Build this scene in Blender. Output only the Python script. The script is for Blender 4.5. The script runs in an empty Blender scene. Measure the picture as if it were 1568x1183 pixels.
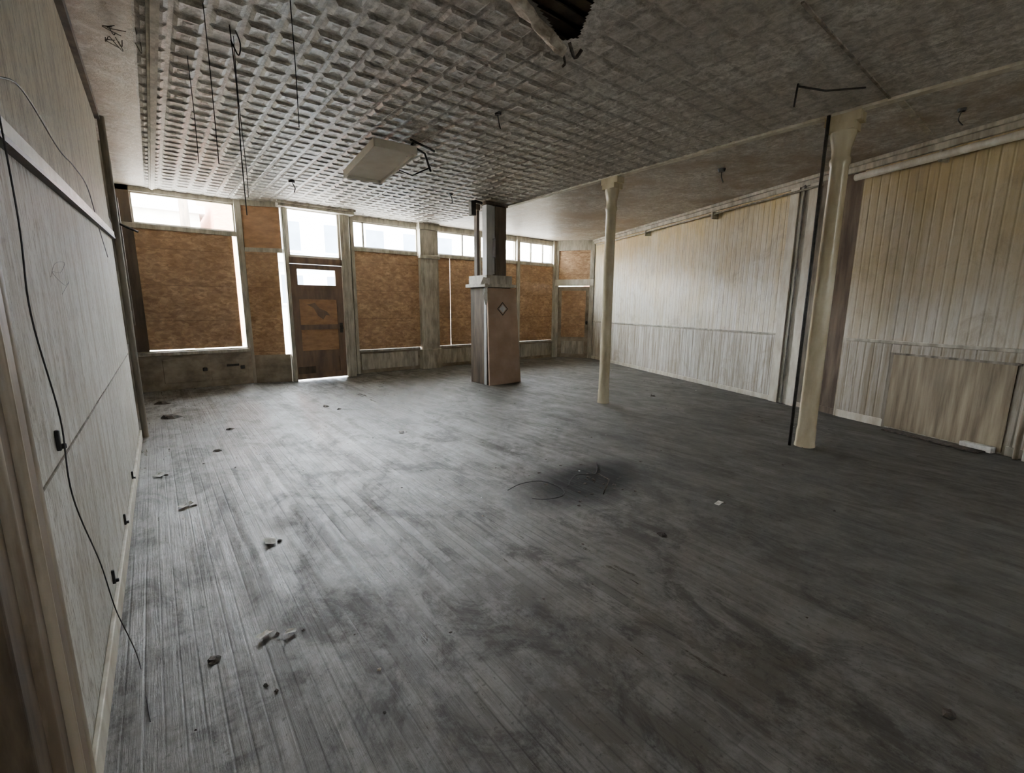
import bpy, math, random
from mathutils import Vector as V, Matrix, noise
random.seed(7)
CEIL=3.4
# ------------------------------------------------------------------ materials
class N:
    def __init__(s,name):
        s.m=bpy.data.materials.new(name); s.m.use_nodes=True
        s.t=s.m.node_tree; s.n=s.t.nodes; s.b=s.n['Principled BSDF']
        s.tc=s.n.new('ShaderNodeTexCoord'); s.O=s.tc.outputs['Object']
        s._sep=None
    def L(s,a,b): s.t.links.new(a,b)
    def setin(s,sock,v):
        if isinstance(v,(int,float)): sock.default_value=v
        elif isinstance(v,(tuple,list)): sock.default_value=tuple(v) if len(v)==len(sock.default_value) else tuple(v)+(1,)
        else: s.L(v,sock)
    def math(s,op,a,b=0.0,c=None,clamp=False):
        n=s.n.new('ShaderNodeMath'); n.operation=op; n.use_clamp=clamp
        s.setin(n.inputs[0],a); s.setin(n.inputs[1],b)
        if c is not None: s.setin(n.inputs[2],c)
        return n.outputs[0]
    def xyz(s):
        if not s._sep:
            n=s.n.new('ShaderNodeSeparateXYZ'); s.L(s.O,n.inputs[0]); s._sep=n.outputs
        return s._sep
    def mapping(s,scale):
        n=s.n.new('ShaderNodeMapping'); s.L(s.O,n.inputs[0]); n.inputs['Scale'].default_value=scale
        return n.outputs[0]
    def noise(s,scale,detail=6,rough=.6,dist=0):
        n=s.n.new('ShaderNodeTexNoise'); s.L(s.mapping(scale),n.inputs['Vector'])
        n.inputs['Scale'].default_value=1; n.inputs['Detail'].default_value=detail
        n.inputs['Roughness'].default_value=rough; n.inputs['Distortion'].default_value=dist
        return n.outputs['Fac']
    def voro(s,scale,out='Color'):
        n=s.n.new('ShaderNodeTexVoronoi'); s.L(s.mapping(scale),n.inputs['Vector']); n.inputs['Scale'].default_value=1
        return n.outputs[out]
    def white(s,v):
        n=s.n.new('ShaderNodeTexWhiteNoise'); n.noise_dimensions='1D'; s.L(v,n.inputs['W']); return n.outputs['Value']
    def ramp(s,f,a,b,lo=0.,hi=1.):
        n=s.n.new('ShaderNodeMapRange'); s.setin(n.inputs[0],f)
        n.inputs[1].default_value=a;n.inputs[2].default_value=b;n.inputs[3].default_value=lo;n.inputs[4].default_value=hi
        return n.outputs[0]
    def mix(s,f,a,b,mode='MIX'):
        n=s.n.new('ShaderNodeMix'); n.data_type='RGBA'; n.blend_type=mode
        s.setin(n.inputs[0],f); s.setin(n.inputs[6],a); s.setin(n.inputs[7],b); return n.outputs[2]
    def bump(s,h,strength=.5,dist=.01):
        n=s.n.new('ShaderNodeBump'); s.setin(n.inputs['Height'],h); n.inputs['Strength'].default_value=strength
        n.inputs['Distance'].default_value=dist; s.L(n.outputs[0],s.b.inputs['Normal'])
    def fin(s,col,rough=.7,metal=0,spec=None):
        s.setin(s.b.inputs['Base Color'],col); s.setin(s.b.inputs['Roughness'],rough); s.b.inputs['Metallic'].default_value=metal
        if spec is not None: s.b.inputs['Specular IOR Level'].default_value=spec
        return s.m
def simple(name,c1,c2,scale=(6,6,6),rough=.75,bump=.2,lo=.35,hi=.65,bd=.005,metal=0,spec=None):
    n=N(name); f=n.noise(scale); n.bump(f,bump,bd)
    return n.fin(n.mix(n.ramp(f,lo,hi),c1,c2),rough,metal,spec)

def m_floor():
    n=N('dusty_floorboards'); x,y,z=n.xyz()
    W=.06
    q=n.math('DIVIDE',x,W); idx=n.math('FLOOR',q); fr=n.math('FRACT',q)
    r0=n.white(idx)
    seg=n.math('FLOOR',n.math('ADD',n.math('DIVIDE',y,2.2),n.math('MULTIPLY',r0,9)))
    r=n.white(n.math('ADD',idx,n.math('MULTIPLY',seg,37.7)))
    e=n.math('ABSOLUTE',n.math('SUBTRACT',fr,.5)); groove=n.ramp(e,.40,.5)
    grain=n.noise((26,.9,1),8,.72,.3)
    big=n.noise((.9,.5,1),8,.7,1.0)
    stain=n.noise((2.8,1.5,1),9,.76,1.0)
    blot=n.noise((1.1,.9,1),7,.7,.6)
    dust=n.noise((6,4,1),9,.8)
    spk=n.noise((30,30,1),5,.7)
    gv=n.ramp(n.noise((1.3,.7,1),5,.6,.4),.40,.62)
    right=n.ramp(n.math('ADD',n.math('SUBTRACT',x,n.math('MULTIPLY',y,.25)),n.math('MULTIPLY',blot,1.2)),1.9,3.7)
    base=n.mix(n.math('POWER',r,1.4),(.140,.135,.118),(.27,.262,.24))
    base=n.mix(n.math('MULTIPLY',n.ramp(grain,.60,.42),.7),base,(.082,.073,.058))
    base=n.mix(n.math('MULTIPLY',n.ramp(big,.46,.55),.65),base,(.078,.068,.050))
    base=n.mix(n.math('MULTIPLY',n.ramp(stain,.50,.58),.78),base,(.040,.034,.026))
    base=n.mix(n.math('MULTIPLY',n.ramp(dust,.48,.62),.55),base,(.29,.285,.265))
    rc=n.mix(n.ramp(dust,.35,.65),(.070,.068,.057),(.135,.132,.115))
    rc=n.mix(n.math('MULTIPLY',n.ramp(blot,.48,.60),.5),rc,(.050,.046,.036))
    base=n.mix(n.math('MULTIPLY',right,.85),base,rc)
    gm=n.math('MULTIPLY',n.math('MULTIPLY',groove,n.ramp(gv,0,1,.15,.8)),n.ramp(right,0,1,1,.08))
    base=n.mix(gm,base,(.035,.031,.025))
    base=n.mix(n.math('MULTIPLY',n.ramp(spk,.59,.66),.65),base,(.034,.029,.022))
    # soot patch left by a small fire on the boards
    dx=n.math('DIVIDE',n.math('SUBTRACT',x,2.85),.75); dy=n.math('DIVIDE',n.math('SUBTRACT',y,2.5),.42)
    dd=n.math('SQRT',n.math('ADD',n.math('MULTIPLY',dx,dx),n.math('MULTIPLY',dy,dy)))
    dd=n.math('ADD',dd,n.math('MULTIPLY',n.math('SUBTRACT',stain,.5),1.6))
    soot=n.ramp(dd,1.15,.5,0,.95)
    base=n.mix(soot,base,(.010,.009,.007))
    h=n.math('ADD',n.math('MULTIPLY',n.math('SUBTRACT',1,gm),.4),n.math('ADD',n.math('MULTIPLY',r,.6),n.math('ADD',n.math('MULTIPLY',grain,1.2),n.math('MULTIPLY',dust,1.0))))
    n.bump(h,.7,.006)
    ro=n.ramp(n.math('ADD',stain,n.math('MULTIPLY',grain,.6)),.62,.95,.23,.62)
    ro=n.math('ADD',ro,n.math('ADD',n.math('MULTIPLY',right,.16),n.math('MULTIPLY',n.ramp(r,.5,0),.10)))
    ro=n.math('ADD',ro,n.math('MULTIPLY',soot,.4))
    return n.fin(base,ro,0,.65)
def m_ceiling(name,flat=False):
    n=N(name)
    a=n.noise((1.1,1.1,1),8,.7,.4); b=n.noise((15,15,6),8,.78,.5); c=n.noise((70,70,20),5,.75); tl=n.noise((5,5,1),2,.5)
    x,y,z=n.xyz()
    col=n.mix(n.ramp(b,.40,.60),(.37,.34,.29),(.82,.79,.73))
    col=n.mix(n.math('MULTIPLY',n.ramp(tl,.62,.42),.35),col,(.37,.34,.29))
    col=n.mix(n.math('MULTIPLY',n.ramp(a,.42,.60),.5),col,(.34,.30,.24))
    if flat:
        col=n.mix(n.math('MULTIPLY',n.ramp(a,.44,.64),.6),col,(.32,.21,.10))
    else:
        seam_shade=n.ramp(z,CEIL-.005,CEIL-.001)  # recessed seams darkened in colour, standing in for shadow between tiles
        col=n.mix(n.math('MULTIPLY',n.math('MULTIPLY',seam_shade,n.ramp(b,.62,.40,.2,1)),.45),col,(.14,.12,.10))
    col=n.mix(n.math('MULTIPLY',n.ramp(c,.58,.68),.6),col,(.11,.10,.085))
    n.bump(n.math('ADD',b,n.math('MULTIPLY',c,.45)),.8,.014)
    return n.fin(col,.42)
def m_bead(name,warm=1.0):
    n=N(name); x,y,z=n.xyz()
    q=n.math('DIVIDE',x,.105); fr=n.math('FRACT',q); r=n.white(n.math('FLOOR',q))
    g=n.ramp(n.math('ABSOLUTE',n.math('SUBTRACT',fr,.5)),.36,.5)
    st=n.noise((9,1,.4),8,.7,.3); st2=n.noise((1.1,1,.9),6,.6,.4); fine=n.noise((26,1,2.2),9,.75); drip=n.noise((20,1,.8),7,.7,.2)
    wear=n.noise((2.2,1,1.6),8,.75,.8)
    col=n.mix(n.ramp(st,.36,.62),(.77,.71,.55),(.91,.89,.82))
    up=n.ramp(z,.9,3.3)
    near=n.ramp(x,6.6,8.0)
    och=n.math('MULTIPLY',n.ramp(n.math('ADD',n.math('MULTIPLY',st2,.7),n.math('ADD',n.math('MULTIPLY',up,.38),n.math('MULTIPLY',near,.06))),.44,.76),.95*warm)
    col=n.mix(och,col,n.mix(st,(.55,.38,.13),(.80,.65,.33)))
    lowm=n.ramp(z,1.12,1.02)
    lowc=n.mix(n.ramp(st,.35,.62),(.50,.46,.38),(.87,.86,.83))
    lowc=n.mix(n.math('MULTIPLY',n.ramp(drip,.48,.58),.75),lowc,(.25,.19,.12))
    col=n.mix(n.math('MULTIPLY',lowm,.88),col,lowc)
    col=n.mix(n.math('MULTIPLY',n.ramp(fine,.50,.65),.6),col,(.36,.28,.16))
    col=n.mix(n.math('MULTIPLY',n.ramp(wear,.53,.64),.45),col,(.38,.31,.20))
    col=n.mix(n.math('MULTIPLY',r,.08),col,(.42,.36,.26))
    nl=n.math('MULTIPLY',near,n.ramp(z,1.12,1.02,.42,.58))
    col=n.mix(nl,col,(.27,.22,.14))
    col=n.mix(n.math('MULTIPLY',g,.30),col,(.27,.20,.11))
    n.bump(n.math('ADD',n.math('MULTIPLY',g,-1),n.math('MULTIPLY',fine,.4)),.6,.008)
    return n.fin(col,.5)
def m_osb():
    n=N('oriented_strand_board'); x,y,z=n.xyz()
    v=n.voro((15,15,24),'Color'); v2=n.voro((8,8,13),'Color'); f=n.noise((6,6,12),7,.72,1.5); g=n.noise((1.8,1.8,1.4),6,.6)
    sep=n.n.new('ShaderNodeSeparateColor'); n.L(v,sep.inputs[0]); sp2=n.n.new('ShaderNodeSeparateColor'); n.L(v2,sp2.inputs[0])
    ch=n.math('ADD',n.math('MULTIPLY',sep.outputs[0],.6),n.math('MULTIPLY',sp2.outputs[1],.4))
    col=n.mix(ch,(.33,.19,.10),(.70,.47,.27))
    col=n.mix(n.ramp(f,.42,.56),n.mix(.5,col,(.22,.12,.06)),col)
    col=n.mix(n.math('MULTIPLY',n.ramp(g,.44,.62),.45),col,(.25,.135,.065))
    b=n.math('FRACT',n.math('DIVIDE',z,.61)); band=n.ramp(n.math('ABSOLUTE',n.math('SUBTRACT',b,.5)),.48,.5)
    col=n.mix(n.math('MULTIPLY',band,.5),col,(.14,.07,.035))
    n.bump(n.math('ADD',f,sep.outputs[1]),.3,.004)
    return n.fin(col,.5)
def m_leftwall():
    n=N('rough_wallboard'); x,y,z=n.xyz()
    st=n.noise((11,11,1.1),8,.74,.6); big=n.noise((1.2,1.2,1.2),6,.6); fine=n.noise((60,60,12),8,.78)
    up=n.ramp(z,1.95,2.15)
    low=n.mix(n.ramp(big,.35,.65),(.74,.71,.63),(.88,.86,.79)); hi=n.mix(n.ramp(big,.3,.7),(.78,.70,.52),(.87,.82,.66))
    col=n.mix(up,low,hi)
    col=n.mix(n.math('MULTIPLY',n.ramp(st,.47,.60),.6),col,(.43,.36,.25))
    col=n.mix(n.math('MULTIPLY',n.ramp(fine,.51,.60),.75),col,(.29,.24,.16))
    n.bump(n.math('ADD',st,n.math('MULTIPLY',fine,1.0)),1.0,.016)
    return n.fin(col,.65)
def m_glass():
    n=N('window_glass'); t=n.n.new('ShaderNodeBsdfTransparent'); g=n.n.new('ShaderNodeBsdfGlossy'); g.inputs['Roughness'].default_value=.05
    mx=n.n.new('ShaderNodeMixShader'); mx.inputs[0].default_value=.04
    n.L(t.outputs[0],mx.inputs[1]); n.L(g.outputs[0],mx.inputs[2])
    n.L(mx.outputs[0],n.n['Material Output'].inputs['Surface']); return n.m
MF=m_floor(); MC=m_ceiling('pressed_tin'); MCF=m_ceiling('stippled_plaster',True)
MB=m_bead('beadboard'); MOSB=m_osb(); MLW=m_leftwall(); MG=m_glass()
DK=simple('dark_stained_wood',(.055,.042,.03),(.15,.11,.075),(8,8,1.2),.7)
DKG=simple('weathered_board',(.10,.085,.065),(.34,.30,.24),(12,12,1.2),.75,.4)
GAP=simple('bare_brown_board',(.09,.065,.045),(.22,.165,.115),(12,12,1.2),.75,.4)
DKV=simple('blackened_iron',(.014,.013,.012),(.05,.043,.036),(20,20,20),.5)
BR=simple('brown_door_wood',(.13,.085,.06),(.24,.155,.10),(9,9,1.5),.55)
PNL=simple('door_plywood_panel',(.30,.16,.08),(.47,.27,.135),(5,5,12),.6)
WT=simple('aged_white_paint',(.56,.50,.39),(.80,.77,.66),(9,9,2.5),.5,.3)
WT2=simple('grey_white_paint',(.30,.27,.21),(.60,.56,.46),(11,11,2.5),.55,.3)
COLM=simple('column_cream_paint',(.52,.43,.27),(.74,.66,.47),(5,5,1.4),.26,.2,bd=.004)
CASE=simple('casing_old_paint',(.06,.042,.027),(.24,.18,.12),(9,9,1.6),.45,.4,.38,.6)
CASE2=simple('casing_bead_paint',(.18,.135,.09),(.46,.39,.29),(12,12,1.6),.45,.4,.38,.6)
BULK=simple('bulkhead_board',(.20,.165,.12),(.40,.34,.25),(4,4,5),.6)
CARD=simple('brown_hardboard',(.34,.225,.15),(.44,.305,.22),(3,3,3),.6,.1)
BLG=simple('pale_blue_grey_paint',(.42,.43,.43),(.62,.62,.60),(6,6,2),.5,.3)
PLS=simple('broken_plaster',(.38,.31,.23),(.82,.77,.67),(14,14,14),.8,.8,bd=.02)
PAP=simple('paper_scrap',(.60,.58,.53),(.86,.84,.78),(30,30,30),.8)
CRUD=simple('debris_dark',(.035,.03,.025),(.12,.10,.08),(30,30,30),.85)
PLY=simple('weathered_plywood_patch',(.18,.14,.09),(.44,.37,.25),(16,16,1.0),.6,.4)
FIX=simple('fixture_enamel',(.72,.67,.56),(.86,.82,.72),(3,3,3),.4,.05)
CBL=simple('cable_black',(.015,.013,.012),(.035,.03,.028),(9,9,9),.6)
CBW=simple('cable_grey',(.16,.15,.13),(.30,.28,.25),(9,9,9),.6)
CON=simple('street_concrete',(.30,.30,.29),(.42,.42,.40),(2,2,2),.8)
BRK=simple('red_brick',(.24,.10,.06),(.36,.16,.10),(4,4,14),.8)
BLD=simple('painted_clapboard',(.30,.35,.41),(.38,.42,.47),(.5,.5,9),.8)
BLD2=simple('cream_stucco',(.36,.34,.29),(.46,.43,.37),(2,2,2),.8)
TRM=simple('exterior_trim',(.50,.51,.52),(.60,.61,.62),(2,2,2),.8)
WIN=simple('dark_window_pane',(.05,.07,.10),(.08,.11,.15),(1,1,1),.3)
# ------------------------------------------------------------------ mesh builder
class B:
    def __init__(s): s.v=[];s.f=[];s.mi=[];s.ms=[];s.sm=[]
    def m(s,mat):
        if mat not in s.ms: s.ms.append(mat)
        return s.ms.index(mat)
    def add(s,vs,fs,mat,smooth=False):
        o=len(s.v); i=s.m(mat); s.v+= [tuple(p) for p in vs]
        for f in fs: s.f.append([o+k for k in f]); s.mi.append(i); s.sm.append(smooth)
    def box(s,x0,x1,y0,y1,z0,z1,mat,M=None):
        vs=[V((x,y,z)) for x in (x0,x1) for y in (y0,y1) for z in (z0,z1)]
        if M: vs=[M@p for p in vs]
        s.add(vs,[(0,1,3,2),(4,6,7,5),(0,4,5,1),(2,3,7,6),(0,2,6,4),(1,5,7,3)],mat)
    def cyl(s,p,prof,mat,seg=24,smooth=True):
        vs=[];fs=[]
        for z,r in prof:
            for k in range(seg):
                a=2*math.pi*k/seg; vs.append((p[0]+r*math.cos(a),p[1]+r*math.sin(a),z))
        for j in range(len(prof)-1):
            for k in range(seg):
                a=j*seg+k;b=j*seg+(k+1)%seg; fs.append((a,b,b+seg,a+seg))
        s.add(vs,fs,mat,smooth)
        s.add(vs[:seg],[tuple(range(seg))[::-1]],mat); s.add(vs[-seg:],[tuple(range(seg))],mat)
    def tube(s,pts,r,mat,seg=8):
        pts=[V(p) for p in pts]; vs=[];fs=[]
        for i,p in enumerate(pts):
            d=(pts[min(i+1,len(pts)-1)]-pts[max(i-1,0)]).normalized()
            a=d.orthogonal().normalized() if i==0 else (pa-d*pa.dot(d)).normalized()
            pa=a; b=d.cross(a)
            for k in range(seg):
                t=2*math.pi*k/seg; vs.append(p+a*r*math.cos(t)+b*r*math.sin(t))
        for i in range(len(pts)-1):
            for k in range(seg):
                q=i*seg+k;w=i*seg+(k+1)%seg; fs.append((q,w,w+seg,q+seg))
        fs.append(tuple(range(seg))[::-1]); fs.append(tuple(range(len(vs)-seg,len(vs))))
        s.add(vs,fs,mat,True)
    def done(s,name,M=None,bevel=0):
        me=bpy.data.meshes.new(name); me.from_pydata(s.v,[],s.f)
        for m in s.ms: me.materials.append(m)
        for p,i,sm in zip(me.polygons,s.mi,s.sm): p.material_index=i; p.use_smooth=sm
        me.update(); ob=bpy.data.objects.new(name,me); bpy.context.collection.objects.link(ob)
        if M: ob.matrix_world=M
        if bevel:
            md=ob.modifiers.new('bevel','BEVEL'); md.width=bevel; md.segments=2; md.limit_method='ANGLE'
        return ob
def frame(p0,p1):
    a=math.atan2(p1[1]-p0[1],p1[0]-p0[0]); L=math.hypot(p1[0]-p0[0],p1[1]-p0[1])
    return Matrix.Translation((p0[0],p0[1],0))@Matrix.Rotation(a,4,'Z'),L
def spline(pts,n=8):
    out=[];P=[V(p) for p in pts];P=[P[0]]+P+[P[-1]]
    for i in range(1,len(P)-2):
        for k in range(n):
            t=k/n;a,b,c,d=P[i-1:i+3]
            out.append(.5*((2*b)+(c-a)*t+(2*a-5*b+4*c-d)*t*t+(3*b-a-3*c+d)*t**3))
    out.append(P[-1]); return out
# ------------------------------------------------------------------ floor / street / roof
RX=lambda y:6.73+.382*y
b=B()
poly=[(-.5,-3.5),(RX(-3.5)+.1,-3.5),(10.27,8.99),(9.6,9.95),(9.5,10.05),(-.5,10.05)]
b.add([(x,y,0) for x,y in poly],[tuple(range(6))],MF)
b.add([(x,y,-.1) for x,y in poly],[tuple(range(6))[::-1]],DK)
b.done('floor')
b=B(); b.box(-60,80,-40,80,-.35,-.15,CON); b.done('street_ground')
# ------------------------------------------------------------------ ceiling
b=B(); T=.2
hole=[(2.02,2.30),(2.06,2.42),(2.32,2.53),(2.52,2.63),(2.60,2.53),(2.47,2.34),(2.38,2.18),(2.1,2.15)]
def inside(x,y,P):
    c=False
    for i in range(len(P)):
        x1,y1=P[i];x2,y2=P[i-1]
        if (y1>y)!=(y2>y) and x<(x2-x1)*(y-y1)/(y2-y1)+x1: c=not c
    return c
nx=int(math.ceil((10.6+.5)/T)); ny=int(math.ceil((10.1+3.6)/T))
for i in range(nx):
    for j in range(ny):
        x=-.5+i*T;y=-3.6+j*T;cx=x+T/2;cy=y+T/2
        if cx>RX(cy)+.2: continue
        if 1.7<cx<3.0 and 1.8<cy<3.0 and any(inside(x+a*T/4,y+c*T/4,hole) for a in range(5) for c in range(5)):
            for a in range(10):
                for c in range(10):
                    h=T/10; X=x+a*h;Yy=y+c*h
                    if not inside(X+h/2,Yy+h/2,hole): b.add([(X,Yy,CEIL),(X,Yy+h,CEIL),(X+h,Yy+h,CEIL),(X+h,Yy,CEIL)],[(0,1,2,3)],MC)
            continue
        if cx<.2 or cx>5.5:
            b.add([(x,y,CEIL),(x,y+T,CEIL),(x+T,y+T,CEIL),(x+T,y,CEIL)],[(0,1,2,3)],MCF); continue
        def ring(ins,dz):
            return [(x+ins,y+ins,CEIL+dz),(x+ins,y+T-ins,CEIL+dz),(x+T-ins,y+T-ins,CEIL+dz),(x+T-ins,y+ins,CEIL+dz)]
        d=random.uniform(.55,.9)
        if cx>2.4: d*=min(1,max(.35,(cy-.6)/2.6))
        rs=ring(0,0)+ring(.014,0)+ring(.04,-.017*d)+ring(.066,-.011*d)
        fs=[]
        for k in range(3):
            for q in range(4):
                a=k*4+q;c=k*4+(q+1)%4; fs.append((a,c,c+4,a+4))
        if random.random()<.8:
            r2=ring(.085,-.016*d); rs+=r2
            for q in range(4): fs.append((12+q,12+(q+1)%4,16+(q+1)%4,16+q))
            fs.append((16,17,18,19))
        else: fs.append((12,13,14,15))
        b.add(rs,fs,MC)
b.done('ceiling')
b=B(); b.box(-.6,11,-3.7,10.3,CEIL+.2,CEIL+.45,CRUD)  # slab added above the ceiling to block sun and keep the hole dark
for k in range(7): b.box(1.7,3.0,1.9+k*.13,1.98+k*.13,CEIL+.06,CEIL+.07,DK)
b.done('roof_sun_block')
# ------------------------------------------------------------------ left wall
M,L=frame((-.35,-3.5),(-.25,6.4))
b=B(); b.box(0,L,0,.15,0,3.6,MLW); b.done('wall_left',M)
b=B(); b.box(0,L,-.018,0,0,.11,WT); b.done('baseboard_left',M,.004)
b=B()
z0,z1=1.93,2.19
def strip(y,za,zb,h,mat):
    vs=[V((4.9,y,za)),V((L,y,zb)),V((L,y,zb+h)),V((4.9,y,za+h)),V((4.9,0,za)),V((L,0,zb)),V((L,0,zb+h)),V((4.9,0,za+h))]
    b.add(vs,[(0,1,2,3),(4,7,6,5),(0,4,5,1),(3,2,6,7),(0,3,7,4),(1,5,6,2)],mat)
strip(-.026,z0,z1,.05,WT); strip(-.030,z0-.018,z1-.018,.018,DKV)  # white batten; the black strip beneath stands in for its shadow line
b.done('batten_and_shadow_line',M)
b=B(); b.box(4.9,L,-.005,0,.977,.983,DKG); b.box(0,L,-.04,0,3.32,3.4,DK); b.done('trim_2',M)
b=B(); b.box(4.42,4.74,-.09,0,0,3.4,CASE)
for sx in (4.50,4.62): b.cyl((sx,-.09),[(0,.014),(3.4,.014)],CASE2,12)
b.cyl((4.755,-.065),[(0,.028),(3.4,.028)],CASE2,16)
b.done('trim_3',M,.006)
b=B(); b.box(-.5,-.32,6.4,10.05,0,3.6,DK)
for k,(y,w) in enumerate([(6.45,.10),(6.9,.08),(7.5,.12),(8.2,.09),(8.9,.12),(9.5,.1)]):
    b.box(-.32,-.27-.01*(k%2),y,y+w,0,3.4,DKG if k%2 else WT2)
b.box(-.32,-.26,6.4,9.9,2.3,2.42,DKG); b.box(-.32,-.28,6.4,9.9,.9,1.0,DK)
b.done('wall_left_front')
b=B(); b.cyl((-.205,6.46),[(0.01,.03),(3.37,.03)],DKG,12); b.tube([(-.205,6.46,2.35),(-.08,6.52,2.3),(-.03,6.55,2.28)],.012,DKV); b.done('iron_pipe')
b=B()
for (y,z,l,a) in [(7.0,2.55,.9,.12),(7.6,2.75,.7,-.2),(8.3,2.2,1.0,.1)]:
    Mx=Matrix.Translation((-.22,y,z))@Matrix.Rotation(a,4,'X'); b.box(-.015,.015,-.05,.05,-l,l*.7,DKG,Mx)
b.done('hanging_boards')
b=B()
b.tube(spline([(-.26,1.82,2.2),(-.262,1.86,1.74),(-.262,1.80,1.47),(-.258,1.93,1.15),(-.262,1.94,.89),(-.26,2.25,.5),(-.255,2.41,.2),(-.2,2.3,.01),(-.16,1.9,.006)]),.0022,CBL)
b.done('wall_cable')
b=B()
b.tube(spline([(-.28,1.6,2.1),(-.262,1.85,2.09),(-.262,2.3,2.2),(-.262,3.08,2.21),(-.262,3.7,2.27),(-.258,4.38,2.28),(-.25,4.8,2.05),(-.25,5.3,1.9)]),.003,CBW)
b.done('wall_wire')
b=B()
for y,z in [(2.05,1.06),(2.75,.20),(3.6,.16),(4.6,.14)]:
    x=-.35+.0101*(y+3.5)
    b.box(x,x+.012,y-.008,y+.008,z-.04,z+.03,DKV); b.box(x+.010,x+.024,y-.005,y+.008,z-.035,z-.018,DKV)
b.done('wall_hooks',None,.003)
b=B()
b.tube([(-.35+.0101*(p[0]+3.5)+.003,p[0],p[1]) for p in spline([(a,c,0) for a,c in [(2.45,1.60),(2.6,1.66),(2.85,1.68),(2.7,1.63),(2.5,1.62),(2.75,1.58),(2.9,1.6),(2.65,1.54)]],5)],.0007,CBW,6)
b.done('wall_scribble')
# ------------------------------------------------------------------ front wall
b=B()
def fw(x0,x1,z0,z1,mat,y0=9.9,y1=10.05): b.box(x0,x1,y0,y1,z0,z1,mat)
fw(-.5,1.42,0,.70,BULK); fw(-.5,1.42,3.32,3.6,WT2); fw(-.5,1.42,2.74,2.82,WT2,9.88)
fw(-.5,-.10,.7,3.4,DK); fw(1.36,1.44,.7,3.4,WT2,9.87)
b.box(-.3,1.4,9.86,9.9,.62,.68,WT2)
for x in (.05,.75): b.box(x,x+.6,9.89,9.9,.12,.54,BULK)
for x in (.62,1.22,): b.box(x,x+.07,9.88,9.9,.30,.36,DKV)
b.box(1.0,1.2,9.88,9.9,.36,.40,DKV)
fw(3.45,9.6,0,.50,BULK); fw(3.45,9.6,3.28,3.6,WT2)
for x0,x1 in [(3.5,5.0),(5.53,6.7),(6.8,8.0),(8.1,9.4)]:
    fw(x0,x1,2.66,2.74,WT2,9.87)
    b.box(x0+.06,x1-.06,9.88,9.9,.08,.44,WT2); b.box(x0,x1,9.85,9.9,.48,.53,WT2)
for x0,x1 in [(3.45,3.52),(6.7,6.8),(8.0,8.1),(9.38,9.6)]: fw(x0,x1,0,3.4,WT2,9.85)
b.done('wall_front',None,.004)
b=B(); b.box(5.03,5.5,9.78,10.04,0,3.4,WT2); b.box(5.0,5.53,9.74,9.9,0,.47,WT2); b.box(5.1,5.43,9.765,9.8,.6,2.5,WT2); b.box(5.0,5.53,9.74,9.87,2.6,2.68,WT2); b.box(5.0,5.53,9.74,9.9,3.25,3.4,WT2)
b.done('pilaster',None,.006)  # white pilaster between two window bays
k=1
for (x0,x1,z0,z1,ms) in [(-.1,1.36,2.82,3.32,[]),(3.52,5.03,2.74,3.28,[3.75]),(5.5,6.7,2.74,3.28,[6.28]),(6.8,8.0,2.74,3.28,[7.4]),(8.1,9.38,2.74,3.28,[8.55,9.0])]:
    b=B(); e=.025; y0,y1=9.93,9.98
    b.box(x0,x0+e,y0,y1,z0,z1,WT);b.box(x1-e,x1,y0,y1,z0,z1,WT);b.box(x0,x1,y0,y1,z0,z0+e,WT);b.box(x0,x1,y0,y1,z1-e,z1,WT)
    for m in ms: b.box(m-.02,m+.02,y0,y1,z0,z1,WT)
    b.box(x0+e,x1-e,9.953,9.957,z0+e,z1-e,MG); b.done('window_%d'%k); k+=1
def osb(x0,x1,z0,z1,y=9.9,nm='window_boarding'):
    b=B(); b.box(x0,x1,y,y+.015,z0,z1,MOSB); return b.done(nm)
osb(-.1,1.29,.72,2.74,9.9); osb(3.52,5.03,.53,2.66); osb(5.5,5.88,.53,2.66); osb(5.89,6.7,.53,2.66); osb(6.8,8.0,.53,2.66); osb(8.1,9.38,.53,2.66)
M,L=frame((1.42,9.88),(2.07,9.62))
b=B(); b.box(0,L-.02,0,.1,0,.55,BULK); b.box(0,L,0,.1,3.3,3.6,WT2); b.box(0,.05,-.02,.1,0,3.4,WT2); b.box(.05,L-.02,0,.1,2.48,2.56,WT2)
b.box(.05,L-.02,.02,.04,2.56,3.3,PNL)
b.done('trim_4',M)
b=B(); b.box(.05,L-.10,.0,.015,.55,2.48,MOSB); b.done('window_boarding',M)
M,L=frame((3.30,9.62),(3.46,9.9))
b=B(); b.box(0,L,0,.08,0,3.6,WT2); b.done('trim_5',M)
b=B(); y0,y1=9.56,9.70
b.box(2.08,2.15,y0,y1,0,3.4,WT2); b.box(3.14,3.32,y0,y1,0,3.4,WT2)
b.box(2.15,3.14,y0,y1,3.33,3.6,WT2); b.box(2.15,3.14,y0,y1,2.30,2.42,BR)
b.box(3.2,3.26,y0-.02,y0,0,3.3,WT2); b.box(2.10,2.13,y0-.02,y0,0,3.3,WT2)
b.box(2.0,3.4,9.42,9.62,3.3,3.4,WT2)
b.box(1.98,3.42,9.38,9.46,3.35,3.4,WT2)
b.done('trim_6',None,.005)
b=B(); e=.04
b.box(2.15,2.15+e,9.6,9.65,2.42,3.33,WT);b.box(3.14-e,3.14,9.6,9.65,2.42,3.33,WT);b.box(2.15,3.14,9.6,9.65,2.42,2.46,WT);b.box(2.15,3.14,9.6,9.65,3.29,3.33,WT)
b.box(2.19,3.10,9.623,9.627,2.46,3.29,MG); b.done('window_6')
b=B(); y0,y1=9.6,9.65; X0,X1=2.155,3.135
b.box(X0,X0+.13,y0,y1,.03,2.29,BR);b.box(X1-.13,X1,y0,y1,.03,2.29,BR)
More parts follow.
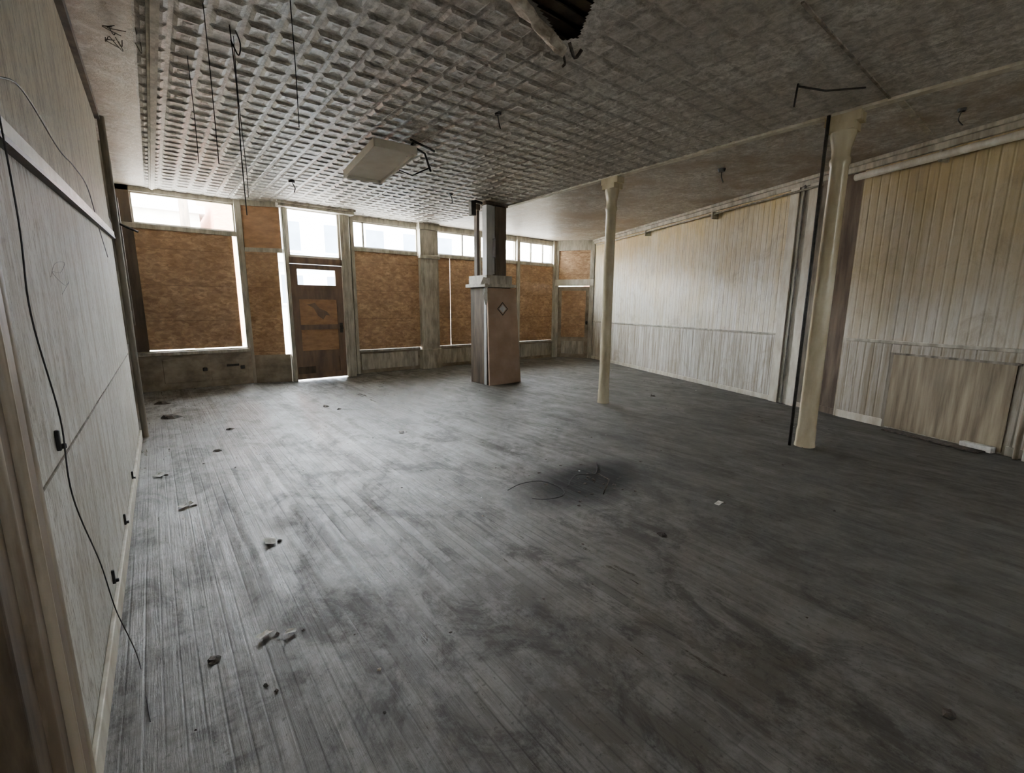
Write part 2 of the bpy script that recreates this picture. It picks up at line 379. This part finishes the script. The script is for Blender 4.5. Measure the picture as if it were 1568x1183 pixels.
for z0,z1 in [(.03,.16),(.46,.60),(1.02,1.12),(1.62,1.90),(2.20,2.29)]: b.box(X0+.13,X1-.13,y0,y1,z0,z1,BR)
b.box(X0+.13,X1-.13,y0+.015,y1-.01,.16,.46,BR)
b.box(X0+.13,X1-.13,y0+.015,y1-.01,.60,1.02,PNL); b.box(X0+.13,X1-.13,y0+.015,y1-.01,1.12,1.62,PNL)
b.box(X0+.13,X1-.13,y0+.02,y0+.024,1.90,2.20,MG)
b.box(X0+.02,X0+.35,y0-.012,y0,.14,.28,DK)
b.cyl((X1-.07,y0-.05),[(1.0,.012),(1.03,.03),(1.06,.03),(1.09,.012)],DKV,12); b.box(X1-.1,X1-.04,y0-.02,y0,.95,1.15,DKV)
b.add([(2.42,y0+.012,1.52),(2.55,y0+.012,1.45),(2.62,y0+.012,1.30),(2.72,y0+.012,1.22),(2.78,y0+.012,1.31),(2.86,y0+.012,1.30),(2.80,y0+.012,1.38),(2.66,y0+.012,1.44),(2.58,y0+.012,1.55)],[tuple(range(9))],BR)
b.done('door_1')
M,L=frame((9.48,9.88),(10.15,8.97))
b=B(); b.box(0,.10,-.03,.1,0,3.6,WT2); b.box(L-.12,L,-.03,.1,0,3.6,WT2); b.box(.1,L-.12,-.03,.1,3.12,3.6,WT2); b.box(0,L,-.06,.1,2.12,2.30,WT); b.box(.1,L-.12,0,.03,2.3,3.12,MOSB)
b.done('trim_7',M,.004)
b=B(); b.box(.1,L-.12,0.02,.06,.002,2.10,BULK); b.box(.20,L-.22,0.0,.02,.62,1.98,MOSB); b.box(.22,L-.24,0.0,.02,.12,.50,WT2)
b.cyl((L-.17,-.03),[(1.0,.012),(1.03,.03),(1.07,.03),(1.1,.012)],DKV,12)
b.done('door_2',M)
# ------------------------------------------------------------------ right wall
p0=(10.17,8.99); p1=(RX(-3.5),-3.5)
M,L=frame(p0,p1)
def s_of(y): return (8.99-y)*math.hypot(1,.382)
b=B(); b.box(0,s_of(2.42),0,.15,0,3.6,MB); b.box(s_of(2.03),L,0,.15,0,3.6,MB); b.box(s_of(2.42),s_of(2.03),.03,.15,-.1,3.6,GAP)
b.done('wall_right',M)
b=B(); b.box(0,s_of(3.0),-.02,0,1.075,1.11,WT2); b.box(s_of(1.98),L,-.02,0,1.07,1.11,WT2); b.done('trim_8',M,.005)
b=B(); b.box(0,s_of(2.42),-.02,0,0,.08,WT); b.box(s_of(2.42),s_of(2.03),.01,.03,0,.09,GAP); b.box(s_of(1.98),s_of(1.42),-.02,0,0,.10,WT); b.box(s_of(.3),L,-.02,0,0,.1,WT2); b.done('baseboard_right',M,.004)
b=B(); b.box(0,L,-.05,0,3.28,3.4,WT2); b.box(0,L,-.09,0,3.35,3.4,WT2); b.done('trim_9',M,.01)
b=B(); b.tube([(s_of(2.05),-.13,3.19),(L,-.13,3.17)],.042,WT,14); b.tube([(.3,-.10,3.22),(s_of(2.5),-.10,3.22)],.016,WT2,8)
for y in (6.5,4.5,1.2,-.2): b.box(s_of(y),s_of(y)+.03,-.14,0,3.13,3.25,WT2)
b.done('wall_pipe',M)
b=B(); b.box(s_of(3.02),s_of(2.88),-.05,0,0,3.3,WT); b.box(s_of(2.88),s_of(2.74),-.02,0,0,3.3,WT2); b.box(s_of(2.72),s_of(2.60),-.05,0,0,3.35,WT); b.box(s_of(2.6),s_of(2.42),-.02,0,0,3.3,DKG)
b.done('batten_and_shadow_line0',M,.004)
b=B(); b.tube([(s_of(2.80),-.045,0),(s_of(2.80),-.045,3.3)],.014,CBW); b.done('conduit_pipe',M)
b=B(); b.box(s_of(1.40),s_of(.33),-.012,0,.02,.94,PLY); b.box(s_of(1.44),s_of(.30),-.018,0,.94,.965,DKG); b.box(s_of(1.43),s_of(1.40),-.014,0,0,.94,DKG); b.done('wall_patch',M)
b=B()
for i,dx in enumerate((0.0,.07)): b.tube([(s_of(.2)+dx,-.06,0),(s_of(.2)+dx,-.06,1.06)],.022,WT if i else CASE2,12)
b.done('radiator_pipe',M)
b=B(); b.box(s_of(.62),s_of(.36),-.10,-.02,0.005,.07,PAP,None); b.box(s_of(1.3),s_of(.4),-.22,-.05,.003,.02,CRUD)
b.done('broken_baseboard_pieces',M,.01)
# ------------------------------------------------------------------ back wall, unseen; small opening added to let in fill light
b=B(); b.box(-.5,5.6,-3.65,-3.5,0,1.5,MLW); b.box(-.5,5.6,-3.65,-3.5,2.1,3.6,MLW)
for x0,x1 in [(-.5,3.0),(3.6,5.6)]: b.box(x0,x1,-3.65,-3.5,1.5,2.1,MLW)
b.done('wall_back')
# ------------------------------------------------------------------ columns
def column(x,y,r):
    b=B()
    b.cyl((x,y),[(0,r*1.15),(.015,r*1.15),(.05,r*1.08),(.2,r*1.06),(.22,r*1.0),(2.90,r*.90),(2.92,r*1.02),(2.96,r*1.04),(2.98,r*.9),(3.05,r*.93),(3.14,r*1.15),(3.18,r*1.25),(3.21,r*1.25)],COLM,32)
    b.box(x-.10,x+.10,y-.11,y+.11,3.21,3.28,COLM); b.box(x-.08,x+.08,y-.15,y+.15,3.28,3.365,COLM)
    return b.done('cast_iron_column')
column(5.53,1.72,.088); column(5.51,4.58,.082)
b=B(); b.box(5.47,5.56,-3.5,7.6,3.372,3.4,WT); b.done('ceiling_beam')
b=B(); b.tube([(5.42,1.83,0),(5.42,1.83,3.37)],.016,DKV,12); b.done('iron_standpipe')
b=B(); b.box(.17,.24,-3.5,9.85,3.375,3.4,WT2); b.box(.19,.22,-3.5,9.85,3.36,3.375,WT2); b.done('ceiling_trim_strip')
b=B(); b.box(5.6,6.9,1.30,1.35,3.388,3.4,WT2); b.box(3.4,5.46,1.36,1.38,3.385,3.4,DKG); b.done('ceiling_seam_strip')
# ------------------------------------------------------------------ boxed post and slab
b=B()
b.box(4.95,5.5,7.0,7.55,0,1.86,DK); b.box(4.93,4.95,6.99,7.07,0,1.86,BLG)
b.box(4.86,5.60,6.92,7.6,1.86,1.92,WT2); b.box(4.92,5.52,6.96,7.56,1.92,2.08,WT2)
zt=3.375
b.box(4.95,5.09,7.0,7.14,2.08,zt,BLG); b.box(5.15,5.40,6.99,7.24,2.08,zt,DK); b.box(5.09,5.15,7.02,7.12,2.1,2.42,BLG); b.box(5.09,5.16,7.02,7.12,2.75,zt,BLG)
b.box(4.94,5.0,7.3,7.4,2.08,zt,DK); b.box(4.92,5.42,6.97,7.3,3.32,zt,DK)
b.add([(4.90,6.98,1.88),(4.84,6.96,1.7),(4.88,6.94,1.52),(4.93,6.95,1.6),(4.94,6.95,1.86)],[(0,1,2,3,4)],PAP)
b.add([(4.80,7.0,1.90),(4.95,6.9,1.90),(4.95,6.9,2.02),(4.86,6.98,2.04)],[(0,1,2,3)],PAP)
b.done('boxed_post',None,.006)
b=B(); th=.04
Ms=Matrix.Translation((0,6.88,0))@Matrix.Rotation(-.035,4,'X')
hw=[(4.93,0),(5.70,0),(5.60,1.84),(4.93,1.84)]
vs=[Ms@V((x,0,z+.005)) for x,z in hw]+[Ms@V((x,th,z+.005)) for x,z in hw]
b.add(vs,[(0,1,2,3),(4,7,6,5),(0,4,5,1),(3,2,6,7),(0,3,7,4),(1,5,6,2)],CARD)
c=(5.27,1.46)
for r,m,o in [(.13,DKV,-.002),(.105,CARD,-.004),(.08,BLG,-.006)]:
    b.add([Ms@V((c[0]+dx*r,o,c[1]+dz*r)) for dx,dz in [(-1,0),(0,-1),(1,0),(0,1)]],[(0,1,2,3)],m)
b.done('door_slab')
b=B()
b.tube([(4.88,7.05,3.34),(4.7,7.0,3.34),(4.58,6.95,3.30)],.03,DKV); b.box(4.56,4.66,6.9,7.0,3.08,3.32,DKV,None); b.box(4.6,4.8,6.98,7.03,3.2,3.3,DK)
b.done('torn_bracket',None,.01)
# ------------------------------------------------------------------ light fixture
b=B()
Mx=Matrix.Translation((2.38,5.68,3.22))@Matrix.Rotation(-.06,4,'X')@Matrix.Rotation(-.05,4,'Z')
def bx(*a): b.box(*a,Mx)
bx(-.24,.24,-.58,.58,0,.05,FIX)
for s in (-1,1): bx(s*.24-.015,s*.24+.015,-.6,.6,-.03,.06,FIX); bx(-.24,.24,s*.59-.015,s*.59+.015,-.03,.06,FIX)
bx(-.06,.06,-.5,.5,.05,.09,FIX)
b.tube([(2.55,5.25,3.25),(2.62,5.2,3.4)],.014,DKV); b.tube([(2.3,6.15,3.26),(2.3,6.2,3.4)],.01,DKV)
b.tube([(2.62,5.25,3.38),(2.85,5.35,3.36),(2.9,5.3,3.15)],.014,DKV); b.tube([(2.5,5.02,3.36),(2.9,5.2,3.36)],.014,DKV)
b.tube([(2.9,5.3,3.2),(2.75,5.5,3.12),(2.62,5.6,3.18)],.008,DKV)
b.done('ceiling_light_fixture')
def wire(pts,r,m): b=B(); b.tube(spline(pts,6),r,m,6); return b.done('hanging_wire')
wire([(.62,3.92,3.4),(.63,3.92,3.0),(.62,3.92,2.6),(.62,3.92,2.15)],.004,CBL)
wire([(.66,4.05,3.4),(.655,4.05,3.0),(.665,4.05,2.5),(.66,4.05,2.3)],.0025,CBL)
wire([(.456,3.75,3.4),(.46,3.76,3.0),(.455,3.75,2.43)],.003,CBL)
wire([(.42,4.6,3.4),(.425,4.6,3.0),(.42,4.6,2.62)],.003,CBL)
wire([(.89,3.4,3.4),(.893,3.4,3.0),(.89,3.4,2.66)],.003,CBL)
wire([(.62,3.92,3.3),(.66,3.93,3.22),(.68,3.94,3.3),(.65,3.9,3.36)],.005,CBL)
def clutter(x,y,s=1):
    b=B(); b.cyl((x,y),[(3.4-.03*s,.035*s),(3.4,.045*s)],DKV,12)
    b.tube(spline([(x,y,3.38),(x+.04*s,y+.02,3.34-.03*s),(x+.02*s,y-.02,3.3-.06*s)],5),.007*s,DKV,6); b.done('ceiling_hook')
for p in [(2.9,3.9,.8),(1.9,7.9,1.2),(6.4,3.4,1.2),(4.2,7.0,1),(6.3,1.0,.8)]: clutter(*p)
b=B()
b.tube([(4.5,1.78,3.36),(4.75,1.65,3.35),(5.05,1.45,3.39)],.008,DKV,6); b.tube([(4.5,1.78,3.38),(4.49,1.79,3.2)],.008,DKV,6); b.done('sagging_strip')
b=B()
g=[];nu,nv=12,7
for i in range(nu):
    for j in range(nv):
        u=i/(nu-1);v=j/(nv-1)
        x=1.78+u*.74+.02*random.uniform(-1,1); y=2.36+u*.20+.13*v+random.uniform(-.015,.015); z=3.392-.09*u*(1-v)*1.0-.06*math.sin(v*3.1)*u+random.uniform(-.008,.008)
        g.append((x,y,z))
fs=[(i*nv+j,(i+1)*nv+j,(i+1)*nv+j+1,i*nv+j+1) for i in range(nu-1) for j in range(nv-1)]
b.add(g,fs,PLS,True); b.add([(x,y,z+.02) for x,y,z in g],[f[::-1] for f in fs],PLS,True)
b.tube(spline([(2.50,2.62,3.36),(2.56,2.62,3.27),(2.52,2.60,3.22)],4),.010,CRUD,6)
b.tube(spline([(2.56,2.58,3.38),(2.62,2.58,3.30),(2.64,2.53,3.34)],4),.014,CRUD,6)
b.done('fallen_plaster_flap')
b=B()
for k in range(9):
    x=.02+random.uniform(-.08,.1);y=4.5+random.uniform(-.2,.2)
    b.tube(spline([(x,y,3.39),(x+random.uniform(-.05,.05),y+random.uniform(-.08,.08),3.36),(x+random.uniform(-.06,.06),y+random.uniform(-.1,.1),3.385)],4),.003,CRUD,5)
b.done('dust_clump')
# ------------------------------------------------------------------ floor debris
def lump(b,x,y,s,mat,h=.4):
    n=7;vs=[(x+s*random.uniform(.6,1.2)*math.cos(2*math.pi*k/n),y+s*random.uniform(.6,1.2)*math.sin(2*math.pi*k/n),.003) for k in range(n)]
    vs+=[(x+.5*(a-x)+random.uniform(-.2,.2)*s,y+.5*(c-y),.003+s*h*random.uniform(.5,1.2)) for a,c,_ in vs]
    fs=[(k,(k+1)%n,n+(k+1)%n,n+k) for k in range(n)]+[tuple(range(n,2*n))]
    b.add(vs,fs,mat)
def scrap(b,x,y,s,mat):
    a0=random.uniform(0,6.28); vs=[]
    for k in range(3):
        for j in range(3):
            u=(k-1)*s;w=(j-1)*s*.6
            vs.append((x+u*math.cos(a0)-w*math.sin(a0)+random.uniform(-.2,.2)*s,y+u*math.sin(a0)+w*math.cos(a0),.008+random.uniform(0.0,.35)*s))
    b.add(vs,[(0,3,4,1),(1,4,5,2),(3,6,7,4),(4,7,8,5)],mat)
b=B()
for x,y,s in [(.44,3.04,.05),(.25,2.13,.03),(.35,2.08,.025),(3.29,1.55,.035),(-.1,4.9,.05),(.05,4.0,.045),(2.2,4.9,.035)]: scrap(b,x,y,s,PAP); lump(b,x+.05,y-.02,s*.4,CRUD,.4)
for x,y,s in [(.04,7.42,.13),(.39,5.41,.05),(.05,2.11,.03),(2.52,1.54,.04),(2.19,.1,.03),(0,8.6,.12),(.6,6.3,.05),(1.9,6.9,.05),(2.0,6.6,.04),(6.6,4.4,.05)]: lump(b,x,y,s,CRUD,.3)
for k in range(200):
    y=random.uniform(.6,9.3);x=random.uniform(-.1,RX(y)-.5); lump(b,x,y,random.uniform(.004,.014),random.choice([CRUD]*7+[PAP]),.4)
b.done('floor_debris')
b=B()
b.tube(spline([(2.15,2.75,.008),(2.32,2.78,.012),(2.5,2.72,.01),(2.52,2.5,.012),(2.4,2.36,.03),(2.28,2.42,.01),(2.2,2.5,.01)]),.0035,CBL,6)
b.tube(spline([(2.6,2.5,.01),(2.8,2.6,.03),(3.0,2.55,.01),(3.25,2.75,.01)]),.0035,CBL,6); b.done('floor_wire')
b=B()
for k in range(40):
    a=random.uniform(0,6.28);r=random.gauss(0,.2); lump(b,2.85+r*math.cos(a)*1.5,2.5+r*math.sin(a),random.uniform(.006,.025),CRUD,.25)
b.tube([(2.7,2.2,.02),(2.95,2.35,.03),(3.0,2.5,.02)],.006,CRUD,6); b.done('burnt_debris')
# ------------------------------------------------------------------ exterior across the street
b=B(); b.box(-12,2.0,24,30,-.2,5.3,BLD2); b.box(-12.2,2.2,23.8,30,5.3,5.6,TRM)
for k in range(5): b.box(-10+k*2.4,-8.9+k*2.4,23.93,24,3.2,4.7,WIN)
b.done('storefront_building')
b=B(); b.box(2.4,4.2,23,30,-.2,7.5,BRK); b.done('brick_chimney_building')
b=B(); b.box(4.6,16,25,32,-.2,6.2,BLD)
for k in range(5):
    for z in (1.6,4.2): b.box(5.2+k*2.2,6.2+k*2.2,24.93,25,z,z+1.4,WIN); b.box(5.1+k*2.2,6.3+k*2.2,24.9,24.95,z-.1,z,TRM)
b.box(4.4,16.2,24.7,25,3.6,3.8,TRM); b.done('clapboard_building')
b=B(); b.box(18,40,24,32,-.2,5.2,BLD2)
for k in range(7): b.box(19+k*2.8,20.3+k*2.8,23.93,24,3.4,4.6,WIN)
b.box(26,30,23,24,-.2,5.5,BRK); b.done('stucco_building')
b=B()
for z,dy in [(5.2,0),(5.6,.3),(6.0,.6)]: b.tube(spline([(-15,16+dy,z+.6),(0,16+dy,z-.1),(15,16+dy,z+.5),(30,16+dy,z)]),.02,CBL,6)
b.tube([(1.0,16.2,-.2),(1.0,16.2,7)],.12,DK,10); b.done('utility_lines')
# ------------------------------------------------------------------ light
w=bpy.data.worlds.new('sky'); bpy.context.scene.world=w; w.use_nodes=True
bg=w.node_tree.nodes['Background']; bg.inputs[0].default_value=(.88,.94,1.0,1); bg.inputs[1].default_value=80
sd=bpy.data.lights.new('sun','SUN'); sd.energy=170; sd.angle=.01; sd.color=(1,.95,.86)
so=bpy.data.objects.new('sun',sd); bpy.context.collection.objects.link(so)
so.rotation_euler=V((.25,.62,-1.0)).to_track_quat('-Z','Y').to_euler()
# ------------------------------------------------------------------ camera
th,ph,yaw=map(math.radians,(10.1,.37,38.5))
F=V((math.sin(yaw)*math.cos(th),math.cos(yaw)*math.cos(th),-math.sin(th)));R=V((math.cos(yaw),-math.sin(yaw),0));U=R.cross(F)
Rc=R*math.cos(ph)+U*math.sin(ph);Uc=-R*math.sin(ph)+U*math.cos(ph)
cd=bpy.data.cameras.new('camera'); cd.sensor_width=36; cd.lens=36*685/1568; cd.clip_start=.02; cd.clip_end=300
co=bpy.data.objects.new('camera',cd); bpy.context.collection.objects.link(co)
m=Matrix((Rc,Uc,-F)).transposed().to_4x4(); m.translation=(0,0,1.5); co.matrix_world=m
bpy.context.scene.camera=co
